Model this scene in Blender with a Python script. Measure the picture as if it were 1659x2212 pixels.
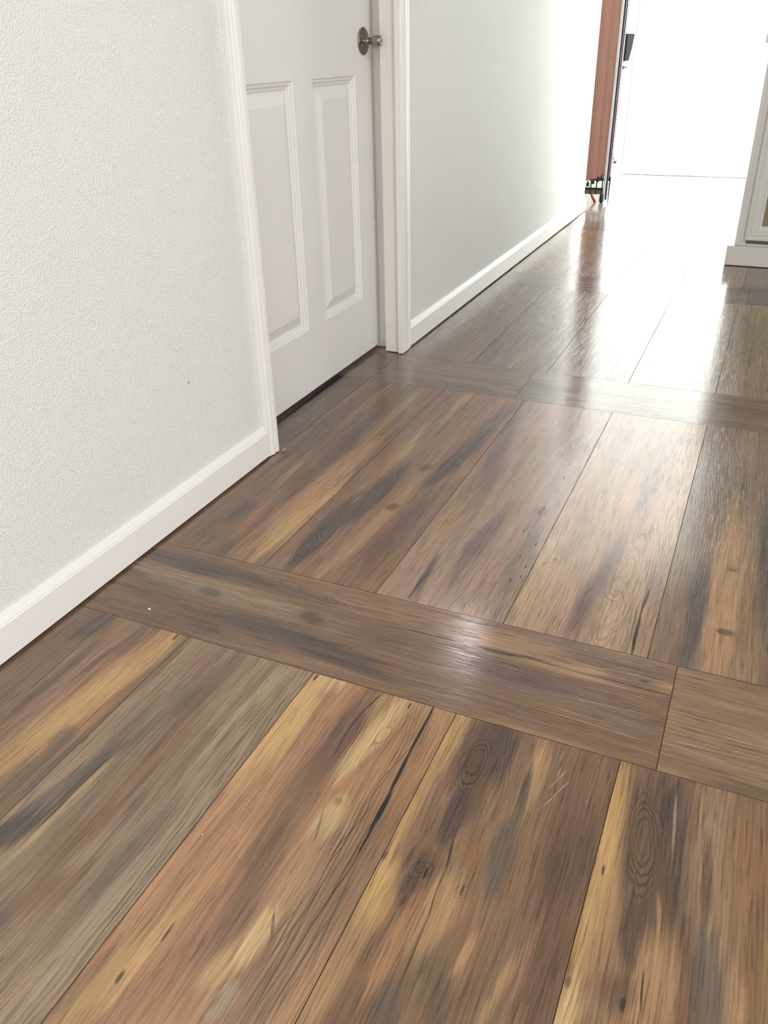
import bpy, bmesh, math, random
from mathutils import Matrix, Vector

for _o in list(bpy.data.objects):
    bpy.data.objects.remove(_o)
C = bpy.context.scene.collection
S = 0.9                      # one layout unit (the camera height) in metres

# ---------------------------------------------------------------- camera
R = [[0.9133628526352117, 0.18223711743877763, -0.36408506211278985],
     [0.4065740514235668, -0.4556471619449257, 0.7918858532140612],
     [-0.02158333002795718, -0.8713066606190611, -0.49026407478599165]]
cam_d = bpy.data.cameras.new('camera')
cam = bpy.data.objects.new('camera', cam_d)
C.objects.link(cam)
m = Matrix([[R[i][0], -R[i][1], -R[i][2], 0] for i in range(3)] + [[0, 0, 0, 1]])
m.translation = Vector((0, 0, S))
cam.matrix_world = m
cam_d.sensor_fit = 'VERTICAL'
cam_d.sensor_height = 24.0
cam_d.lens = 24.0 * 1783.12 / 2212.0
cam_d.clip_start = 0.02
bpy.context.scene.camera = cam

# ---------------------------------------------------------------- world, lights, exposure
sc = bpy.context.scene
sc.view_settings.view_transform = 'Standard'
sc.view_settings.look = 'None'
sc.view_settings.gamma = 1.0
sc.view_settings.use_curve_mapping = False
sc.view_settings.exposure = 0.0
sc.cycles.use_adaptive_sampling = True
sc.cycles.adaptive_threshold = .02
sc.cycles.max_bounces = 6
sc.cycles.diffuse_bounces = 3
sc.cycles.glossy_bounces = 3
w = bpy.data.worlds.new('world')
sc.world = w
w.use_nodes = True
w.node_tree.nodes['Background'].inputs[0].default_value = (0.9, 0.95, 1, 1)
w.node_tree.nodes['Background'].inputs[1].default_value = 0.6


def area(name, loc, target, sx, sy, watts, col=(1, 1, 1)):
    d = bpy.data.lights.new(name, 'AREA')
    d.shape = 'RECTANGLE'
    d.size, d.size_y, d.energy, d.color = sx, sy, watts, col
    o = bpy.data.objects.new(name, d)
    C.objects.link(o)
    o.location = Vector(loc) * S
    o.rotation_euler = (Vector(target) - Vector(loc)).to_track_quat('-Z', 'Y').to_euler()
    return o


# far window daylight, plus added unseen fill from the right, overhead and behind
area('far_window_light', (2.95, 6.65, 1.6), (-1.2, 7.0, 1.0), 1.05, 1.8, 740, (.97, .99, 1))
area('near_fill_light', (2.95, .3, 1.5), (-1.2, 1.0, .9), 1.9, 1.4, 64, (1, .99, .97))  # added fill that brightens the left wall and door
area('overhead_fill_light', (1.2, 1.2, 2.66), (1.2, 1.2, 0), 1.2, 1.2, 24, (1, .97, .93))  # added overhead fill for the near floor and walls
area('back_fill_light', (.6, -2.9, 1.5), (-.4, 3.0, .9), 1.8, 1.4, 46, (1, .98, .96))  # added fill from behind the camera
# small round wall lamp high on the left wall, whose glint shows on the cross plank
sd = bpy.data.lights.new('wall_lamp_light', 'POINT')
sd.energy, sd.shadow_soft_size, sd.color = 2.6, .05, (1, .92, .98)
so = bpy.data.objects.new('wall_lamp_light', sd)
C.objects.link(so)
so.location = Vector((-1.09, 3.44, 1.82)) * S


# ---------------------------------------------------------------- helpers
def lin(c):
    return tuple(((v / 255) / 12.92 if v / 255 <= .04045 else ((v / 255 + .055) / 1.055) ** 2.4) for v in c)


def box(bm, x0, x1, y0, y1, z0, z1, bev=0.0):
    """axis box in layout units, optional bevel in metres"""
    vs = [bm.verts.new((x * S, y * S, z * S)) for x in (x0, x1) for y in (y0, y1) for z in (z0, z1)]
    fs = [bm.faces.new([vs[i] for i in q]) for q in
          ((0, 1, 3, 2), (4, 6, 7, 5), (0, 4, 5, 1), (2, 3, 7, 6), (0, 2, 6, 4), (1, 5, 7, 3))]
    if bev:
        es = list({e for f in fs for e in f.edges})
        bmesh.ops.bevel(bm, geom=es, offset=bev, segments=2, affect='EDGES', profile=.6)


def extrude(bm, pts, a, b, axis):
    """closed profile swept along an axis. axis 'y': pts (x,z); 'z': pts (x,y); 'x': pts (y,z)"""
    def P(p, t):
        return {'y': (p[0], t, p[1]), 'z': (p[0], p[1], t), 'x': (t, p[0], p[1])}[axis]
    A = [bm.verts.new(Vector(P(p, a)) * S) for p in pts]
    B = [bm.verts.new(Vector(P(p, b)) * S) for p in pts]
    n = len(pts)
    for i in range(n):
        bm.faces.new((A[i], A[(i + 1) % n], B[(i + 1) % n], B[i]))
    bm.faces.new(A[::-1])
    bm.faces.new(B)


def lathe(bm, prof, mat, seg=32):
    """prof: (radius, distance) in units, turned round local +Z, placed by mat"""
    rings = []
    for r_, h in prof:
        rings.append([bm.verts.new(mat @ (Vector((r_ * math.cos(2 * math.pi * i / seg), r_ * math.sin(2 * math.pi * i / seg), h)) * S)) for i in range(seg)])
    for a, b in zip(rings, rings[1:]):
        for i in range(seg):
            bm.faces.new((a[i], a[(i + 1) % seg], b[(i + 1) % seg], b[i]))
    bm.faces.new(rings[0][::-1])
    bm.faces.new(rings[-1])


def obj(name, bm, mat, parent=None, origin=None, smooth=False):
    bmesh.ops.recalc_face_normals(bm, faces=bm.faces)
    me = bpy.data.meshes.new(name)
    if origin is not None:
        bmesh.ops.translate(bm, verts=bm.verts, vec=-Vector(origin))
    bm.to_mesh(me)
    bm.free()
    if smooth:
        for p in me.polygons:
            p.use_smooth = True
        try:
            me.set_sharp_from_angle(angle=math.radians(35))
        except Exception:
            pass
    me.materials.append(mat)
    o = bpy.data.objects.new(name, me)
    C.objects.link(o)
    if origin is not None:
        o.location = origin
    if parent:
        o.parent = parent
        o.matrix_parent_inverse = parent.matrix_world.inverted() if parent.type != 'EMPTY' else Matrix.Translation(-parent.location)
    return o


def struct(name, bm, mat, **k):
    o = obj(name, bm, mat, **k)
    o['kind'] = 'structure'
    return o


def thing(name, label, cat, loc=(0, 0, 0), group=None):
    o = bpy.data.objects.new(name, None)
    C.objects.link(o)
    o.empty_display_size = .05
    o.location = Vector(loc) * S
    o['label'] = label
    o['category'] = cat
    if group:
        o['group'] = group
    return o


NB = bmesh.new

# ---------------------------------------------------------------- materials
def new_mat(name):
    mt = bpy.data.materials.new(name)
    mt.use_nodes = True
    return mt, mt.node_tree, mt.node_tree.nodes['Principled BSDF']


def N(nt, typ, **kw):
    n = nt.nodes.new(typ)
    for k, v in kw.items():
        if k[0] == 'i' and k[1:].isdigit():
            n.inputs[int(k[1:])].default_value = v
        else:
            setattr(n, k, v)
    return n


def paint(name, col, rough=.5, bump=0., scale=300., specks=0., bscale2=None):
    mt, nt, bs = new_mat(name)
    bs.inputs['Base Color'].default_value = (*lin(col), 1)
    bs.inputs['Roughness'].default_value = rough
    tc = N(nt, 'ShaderNodeTexCoord')
    geo = N(nt, 'ShaderNodeNewGeometry')
    if bump:
        nz = N(nt, 'ShaderNodeTexNoise')
        nz.inputs['Scale'].default_value = scale
        nz.inputs['Detail'].default_value = 3
        nt.links.new(geo.outputs['Position'], nz.inputs['Vector'])
        mr = N(nt, 'ShaderNodeMapRange')
        mr.inputs[1].default_value = .42
        mr.inputs[2].default_value = .68
        nt.links.new(nz.outputs[0], mr.inputs[0])
        b = N(nt, 'ShaderNodeBump')
        b.inputs['Strength'].default_value = bump
        b.inputs['Distance'].default_value = .0015
        nt.links.new(mr.outputs[0], b.inputs['Height'])
        nt.links.new(b.outputs[0], bs.inputs['Normal'])
    # faint uneven tone of old paint
    n2 = N(nt, 'ShaderNodeTexNoise')
    n2.inputs['Scale'].default_value = 3.5
    n2.inputs['Detail'].default_value = 4
    nt.links.new(geo.outputs['Position'], n2.inputs['Vector'])
    mx = N(nt, 'ShaderNodeMix', data_type='RGBA')
    mx.inputs[6].default_value = (*lin(col), 1)
    mx.inputs[7].default_value = (*lin([v * (1 - specks) for v in col]), 1)
    nt.links.new(n2.outputs[0], mx.inputs[0])
    nt.links.new(mx.outputs[2], bs.inputs['Base Color'])
    return mt


def plain(name, col, rough=.5, metal=0., ior=None):
    mt, nt, bs = new_mat(name)
    nz = N(nt, 'ShaderNodeTexNoise')
    nz.inputs['Scale'].default_value = 40
    nz.inputs['Detail'].default_value = 4
    mx = N(nt, 'ShaderNodeMix', data_type='RGBA')
    mx.inputs[6].default_value = (*lin([v * .88 for v in col]), 1)
    mx.inputs[7].default_value = (*lin([min(255, v * 1.1) for v in col]), 1)
    nt.links.new(nz.outputs[0], mx.inputs[0])
    nt.links.new(mx.outputs[2], bs.inputs['Base Color'])
    bs.inputs['Roughness'].default_value = rough
    bs.inputs['Metallic'].default_value = metal
    return mt


M_wall = paint('wall paint orange peel', (241,243,240), .55, .62, 290., .012)
def scuff(mt, spots):
    """small grey rub marks, at their place on the wall (metres)"""
    nt = mt.node_tree
    bs = nt.nodes['Principled BSDF']
    geo = N(nt, 'ShaderNodeNewGeometry')
    nz = N(nt, 'ShaderNodeTexNoise'); nz.inputs['Scale'].default_value = 260
    nt.links.new(geo.outputs['Position'], nz.inputs['Vector'])
    src = bs.inputs['Base Color'].links[0].from_socket
    for (x, y, z), r_, c in spots:
        d = N(nt, 'ShaderNodeVectorMath', operation='DISTANCE')
        nt.links.new(geo.outputs['Position'], d.inputs[0])
        d.inputs[1].default_value = (x, y, z)
        a = N(nt, 'ShaderNodeMath', operation='MULTIPLY_ADD', i1=r_ * 2.2)
        nt.links.new(nz.outputs[0], a.inputs[0]); nt.links.new(d.outputs['Value'], a.inputs[2])
        mr = N(nt, 'ShaderNodeMapRange'); nt.links.new(a.outputs[0], mr.inputs[0])
        mr.inputs[1].default_value, mr.inputs[2].default_value, mr.inputs[3].default_value, mr.inputs[4].default_value = r_ * 2, r_ * 1.5, 0, .8
        mx = N(nt, 'ShaderNodeMix', data_type='RGBA')
        nt.links.new(mr.outputs[0], mx.inputs[0]); nt.links.new(src, mx.inputs[6]); mx.inputs[7].default_value = (*lin(c), 1)
        src = mx.outputs[2]
    nt.links.new(src, bs.inputs['Base Color'])


scuff(M_wall, [((-1.0647, 1.3410, 0.2907), .004, (150, 150, 146)), ((-1.0647, 4.0122, 0.5661), .004, (150, 150, 150))])
M_trim = paint('white gloss trim paint', (248, 247, 245), .3, .08, 60., .02)
M_door = paint('door paint', (246, 245, 242), .38, .25, 420., .035)
M_jamb = paint('jamb paint', (246, 241, 235), .4, .08, 60., .03)
M_ceil = paint('ceiling paint', (236, 236, 234), .7, .3, 200., .01)
M_cab = paint('cabinet paint', (228, 226, 221), .4, .05, 80., .03)
M_nickel = plain('aged nickel', (150, 142, 132), .28, 1.0)
M_lock = plain('lock face', (235, 235, 235), .25, .6)
M_black = plain('black', (10, 9, 10), .6)
M_tan = plain('tan leather', (166, 120, 104), .55)
M_edge = plain('pale edge strip', (196, 196, 198), .4)
M_greyst = plain('grey metal', (96, 88, 92), .35, .4)
M_rust = plain('carved red brown wood', (140, 66, 34), .45)
M_pinkd = plain('dull pink edge', (150, 116, 120), .5)
M_dark = plain('dark charcoal', (14, 12, 18), .95)
M_dark.node_tree.nodes['Principled BSDF'].inputs['Specular IOR Level'].default_value = .1
M_glass = plain('amber textured glass', (142, 128, 88), .25)
M_crumb = plain('white crumb', (235, 232, 226), .7)
M_joint = plain('dark plank edge', (78, 62, 52), .8)
M_sub = plain('dark subfloor', (30, 24, 20), .9)


# node group: one soft-edged figure of the wood print (position in metres on its plank)
def streak_group():
    g = bpy.data.node_groups.new('wood_streak', 'ShaderNodeTree')
    I = g.interface
    for nm, t in (('P', 'NodeSocketVector'), ('J', 'NodeSocketFloat'), ('C', 'NodeSocketVector'), ('InvSlant', 'NodeSocketVector'),
                  ('Soft', 'NodeSocketFloat'), ('Alpha', 'NodeSocketFloat'), ('Tint', 'NodeSocketColor'), ('Color', 'NodeSocketColor')):
        I.new_socket(nm, in_out='INPUT', socket_type=t)
    I.new_socket('Color', in_out='OUTPUT', socket_type='NodeSocketColor')
    I.new_socket('Mask', in_out='OUTPUT', socket_type='NodeSocketFloat')
    I.new_socket('Rad', in_out='OUTPUT', socket_type='NodeSocketFloat')
    I.new_socket('U', in_out='OUTPUT', socket_type='NodeSocketFloat')
    gi, go = g.nodes.new('NodeGroupInput'), g.nodes.new('NodeGroupOutput')
    L = g.links.new
    sub = N(g, 'ShaderNodeVectorMath', operation='SUBTRACT')
    L(gi.outputs['P'], sub.inputs[0]); L(gi.outputs['C'], sub.inputs[1])
    sd = N(g, 'ShaderNodeSeparateXYZ'); L(sub.outputs[0], sd.inputs[0])
    si = N(g, 'ShaderNodeSeparateXYZ'); L(gi.outputs['InvSlant'], si.inputs[0])
    sl = N(g, 'ShaderNodeMath', operation='MULTIPLY'); L(sd.outputs[1], sl.inputs[0]); L(si.outputs[2], sl.inputs[1])
    u = N(g, 'ShaderNodeMath', operation='SUBTRACT'); L(sd.outputs[0], u.inputs[0]); L(sl.outputs[0], u.inputs[1])
    a = N(g, 'ShaderNodeMath', operation='MULTIPLY'); L(u.outputs[0], a.inputs[0]); L(si.outputs[0], a.inputs[1])
    b = N(g, 'ShaderNodeMath', operation='MULTIPLY'); L(sd.outputs[1], b.inputs[0]); L(si.outputs[1], b.inputs[1])
    cb = N(g, 'ShaderNodeCombineXYZ'); L(a.outputs[0], cb.inputs[0]); L(b.outputs[0], cb.inputs[1])
    ln = N(g, 'ShaderNodeVectorMath', operation='LENGTH'); L(cb.outputs[0], ln.inputs[0])
    j = N(g, 'ShaderNodeMath', operation='MULTIPLY_ADD'); L(gi.outputs['J'], j.inputs[0]); L(gi.outputs['Soft'], j.inputs[1]); L(ln.outputs['Value'], j.inputs[2])
    lo = N(g, 'ShaderNodeMath', operation='ADD', i1=1.0); L(gi.outputs['Soft'], lo.inputs[0])
    hi = N(g, 'ShaderNodeMath', operation='SUBTRACT', i0=1.0); L(gi.outputs['Soft'], hi.inputs[1])
    mr = N(g, 'ShaderNodeMapRange', interpolation_type='SMOOTHSTEP')
    L(j.outputs[0], mr.inputs[0]); L(lo.outputs[0], mr.inputs[1]); L(hi.outputs[0], mr.inputs[2])
    mr.inputs[3].default_value = 0
    L(gi.outputs['Alpha'], mr.inputs[4])
    mx = N(g, 'ShaderNodeMix', data_type='RGBA')
    L(mr.outputs[0], mx.inputs[0]); L(gi.outputs['Color'], mx.inputs[6]); L(gi.outputs['Tint'], mx.inputs[7])
    L(mx.outputs[2], go.inputs['Color']); L(mr.outputs[0], go.inputs['Mask']); L(j.outputs[0], go.inputs['Rad'])
    L(u.outputs[0], go.inputs['U'])
    return g


SG = streak_group()
FK = 0.96


def alb(c):
    return tuple(max(.006, (v - .012) * FK) for v in lin(c))


def wood(name, base, strokes, seed, swap=False):
    mt, nt, bs = new_mat(name)
    L = nt.links.new
    tc = N(nt, 'ShaderNodeTexCoord')
    sp = N(nt, 'ShaderNodeSeparateXYZ'); L(tc.outputs['Object'], sp.inputs[0])
    cp = N(nt, 'ShaderNodeCombineXYZ')
    L(sp.outputs[1 if swap else 0], cp.inputs[0]); L(sp.outputs[0 if swap else 1], cp.inputs[1])
    rnd = random.Random(seed)
    off = (rnd.random() * 50, rnd.random() * 50, rnd.random() * 50)

    def noise(sx, sy, detail=3., rough=.55, dist=0., src=cp):
        mp = N(nt, 'ShaderNodeMapping')
        mp.inputs['Scale'].default_value = (sx, sy, 1)
        mp.inputs['Location'].default_value = off
        if not strokes:          # unmapped planks far away: vary from plank to plank
            oi = N(nt, 'ShaderNodeObjectInfo')
            sc_ = N(nt, 'ShaderNodeMath', operation='MULTIPLY', i1=60.); L(oi.outputs['Random'], sc_.inputs[0])
            L(sc_.outputs[0], mp.inputs['Location'])
        L(src.outputs[0], mp.inputs['Vector'])
        nz = N(nt, 'ShaderNodeTexNoise')
        nz.inputs['Scale'].default_value = 1
        nz.inputs['Detail'].default_value = detail
        nz.inputs['Roughness'].default_value = rough
        nz.inputs['Distortion'].default_value = dist
        L(mp.outputs[0], nz.inputs['Vector'])
        return nz

    # gentle wander of the grain, shared by everything on the plank
    n1 = noise(7, 2.6, 2.)
    n2 = noise(60, 14, 2.)
    w1 = N(nt, 'ShaderNodeMath', operation='MULTIPLY_ADD', i1=.020, i2=-.010); L(n1.outputs[0], w1.inputs[0])
    w2 = N(nt, 'ShaderNodeMath', operation='MULTIPLY_ADD', i1=.003, i2=-.0015); L(n2.outputs[0], w2.inputs[0])
    ws = N(nt, 'ShaderNodeMath', operation='ADD'); L(w1.outputs[0], ws.inputs[0]); L(w2.outputs[0], ws.inputs[1])
    wc = N(nt, 'ShaderNodeCombineXYZ'); L(ws.outputs[0], wc.inputs[0])
    P = N(nt, 'ShaderNodeVectorMath', operation='ADD'); L(cp.outputs[0], P.inputs[0]); L(wc.outputs[0], P.inputs[1])
    fine = noise(330, 9, 3., .6, 0., P)
    med = noise(70, 2.2, 2., .6, 0., P)
    big = noise(16, 1.3, 3., .55, 0., P)
    jn = noise(140, 5, 3., .62, 0., P)
    jl = noise(30, 9, 2., .5, 0., cp)
    J2 = N(nt, 'ShaderNodeMath', operation='MULTIPLY_ADD', i1=5., i2=-2.5); L(jl.outputs[0], J2.inputs[0])
    J = N(nt, 'ShaderNodeMath', operation='MULTIPLY_ADD', i1=3.4, i2=-1.7); L(jn.outputs[0], J.inputs[0])

    # base tone with broad bands
    b0 = alb(base)
    br_ = N(nt, 'ShaderNodeValToRGB')
    cr = br_.color_ramp
    cr.elements[0].position = .30
    cr.elements[0].color = (b0[0] * .80, b0[1] * .78, b0[2] * .78, 1)
    cr.elements[1].position = .72
    cr.elements[1].color = (b0[0] * 1.2, b0[1] * 1.18, b0[2] * 1.15, 1)
    e = cr.elements.new(.5); e.color = (*b0, 1)
    L(big.outputs[0], br_.inputs[0])
    col = br_.outputs[0]
    for st in strokes:
        cu, cv, hw, hl, slant, c, a, soft, kind, fr = st
        gn = N(nt, 'ShaderNodeGroup'); gn.node_tree = SG
        L(P.outputs[0] if kind != 1 else P.outputs[0], gn.inputs['P']); L((J2 if kind == 2 else J).outputs[0], gn.inputs['J'])
        gn.inputs['C'].default_value = (cu, cv, 0)
        gn.inputs['InvSlant'].default_value = (1 / hw, 1 / hl, slant)
        gn.inputs['Soft'].default_value = soft
        gn.inputs['Alpha'].default_value = a
        gn.inputs['Tint'].default_value = (*alb(c), 1)
        L(col, gn.inputs['Color'])
        if kind == 2:            # growth rings: thin lines repeating with the radius
            t = N(nt, 'ShaderNodeMath', operation='MULTIPLY', i1=fr * 6.283); L(gn.outputs['Rad'], t.inputs[0])
            sn = N(nt, 'ShaderNodeMath', operation='SINE'); L(t.outputs[0], sn.inputs[0])
            mr = N(nt, 'ShaderNodeMapRange'); L(sn.outputs[0], mr.inputs[0]); mr.inputs[1].default_value = .1; mr.inputs[2].default_value = 1
            mc = N(nt, 'ShaderNodeMapRange'); L(gn.outputs['Rad'], mc.inputs[0]); mc.inputs[1].default_value = .12; mc.inputs[2].default_value = .5; mc.inputs[3].default_value = .15
            me_ = N(nt, 'ShaderNodeMath', operation='MULTIPLY'); L(mr.outputs[0], me_.inputs[0]); L(mc.outputs[0], me_.inputs[1])
            mm = N(nt, 'ShaderNodeMath', operation='MULTIPLY'); L(me_.outputs[0], mm.inputs[0]); L(gn.outputs['Mask'], mm.inputs[1])
            mx = N(nt, 'ShaderNodeMix', data_type='RGBA')
            L(mm.outputs[0], mx.inputs[0]); L(col, mx.inputs[6]); mx.inputs[7].default_value = (*[v * .8 for v in alb(c)], 1)
            col = mx.outputs[2]
        elif kind == 3:          # bundle of parallel dark grain ridges
            t = N(nt, 'ShaderNodeMath', operation='MULTIPLY', i1=fr * 628.3); L(gn.outputs['U'], t.inputs[0])
            ta = N(nt, 'ShaderNodeMath', operation='MULTIPLY_ADD', i1=1.5); L(J2.outputs[0], ta.inputs[0]); L(t.outputs[0], ta.inputs[2])
            sn = N(nt, 'ShaderNodeMath', operation='SINE'); L(ta.outputs[0], sn.inputs[0])
            mr = N(nt, 'ShaderNodeMapRange'); L(sn.outputs[0], mr.inputs[0]); mr.inputs[1].default_value = .15; mr.inputs[2].default_value = 1
            mk = N(nt, 'ShaderNodeMapRange'); L(jn.outputs[0], mk.inputs[0]); mk.inputs[1].default_value = .35; mk.inputs[2].default_value = .6
            m1 = N(nt, 'ShaderNodeMath', operation='MULTIPLY'); L(mr.outputs[0], m1.inputs[0]); L(gn.outputs['Mask'], m1.inputs[1])
            mm = N(nt, 'ShaderNodeMath', operation='MULTIPLY'); L(m1.outputs[0], mm.inputs[0]); L(mk.outputs[0], mm.inputs[1])
            mx = N(nt, 'ShaderNodeMix', data_type='RGBA')
            L(mm.outputs[0], mx.inputs[0]); L(col, mx.inputs[6]); mx.inputs[7].default_value = (*alb(c), 1)
            col = mx.outputs[2]
        else:
            col = gn.outputs['Color']
    # fine and medium grain multiply the print
    def mult(col, nz, lo, hi, a, b):
        mr = N(nt, 'ShaderNodeMapRange'); L(nz.outputs[0], mr.inputs[0])
        mr.inputs[1].default_value, mr.inputs[2].default_value, mr.inputs[3].default_value, mr.inputs[4].default_value = lo, hi, a, b
        vm = N(nt, 'ShaderNodeVectorMath', operation='SCALE'); L(col, vm.inputs[0]); L(mr.outputs[0], vm.inputs['Scale'])
        return vm.outputs[0]
    col = mult(col, fine, .3, .7, .74, 1.22)
    col = mult(col, med, .3, .7, .86, 1.14)
    pore = noise(420, 16, 2., .5, 0., P)
    col = mult(col, pore, .56, .68, 1.0, .58)
    line = noise(120, 1.6, 2., .6, 0., P)
    lm = N(nt, 'ShaderNodeMath', operation='SUBTRACT', i1=.5); L(line.outputs[0], lm.inputs[0])
    la = N(nt, 'ShaderNodeMath', operation='ABSOLUTE'); L(lm.outputs[0], la.inputs[0])
    col = mult(col, la, 0, .022, .74, 1.03)
    L(col, bs.inputs['Base Color'])
    # relief: embossed grain
    hs = N(nt, 'ShaderNodeMath', operation='MULTIPLY_ADD', i1=.55); L(fine.outputs[0], hs.inputs[0])
    m2 = N(nt, 'ShaderNodeMath', operation='MULTIPLY', i1=.5); L(med.outputs[0], m2.inputs[0])
    L(m2.outputs[0], hs.inputs[2])
    pm = N(nt, 'ShaderNodeMapRange'); L(pore.outputs[0], pm.inputs[0]); pm.inputs[1].default_value = .54; pm.inputs[2].default_value = .66; pm.inputs[4].default_value = -.35
    ha = N(nt, 'ShaderNodeMath', operation='ADD'); L(hs.outputs[0], ha.inputs[0]); L(pm.outputs[0], ha.inputs[1])
    hh = ha.outputs[0]
    bp = N(nt, 'ShaderNodeBump'); bp.inputs['Strength'].default_value = .32; bp.inputs['Distance'].default_value = .0006
    L(hh, bp.inputs['Height']); L(bp.outputs[0], bs.inputs['Normal'])
    rr = N(nt, 'ShaderNodeMapRange'); L(fine.outputs[0], rr.inputs[0])
    rr.inputs[1].default_value, rr.inputs[2].default_value, rr.inputs[3].default_value, rr.inputs[4].default_value = .3, .7, (.10,.18)[0], (.10,.18)[1]
    L(rr.outputs[0], bs.inputs['Roughness'])
    bs.inputs['IOR'].default_value = 1.75
    bs.inputs['Specular IOR Level'].default_value = .5
    return mt


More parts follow.
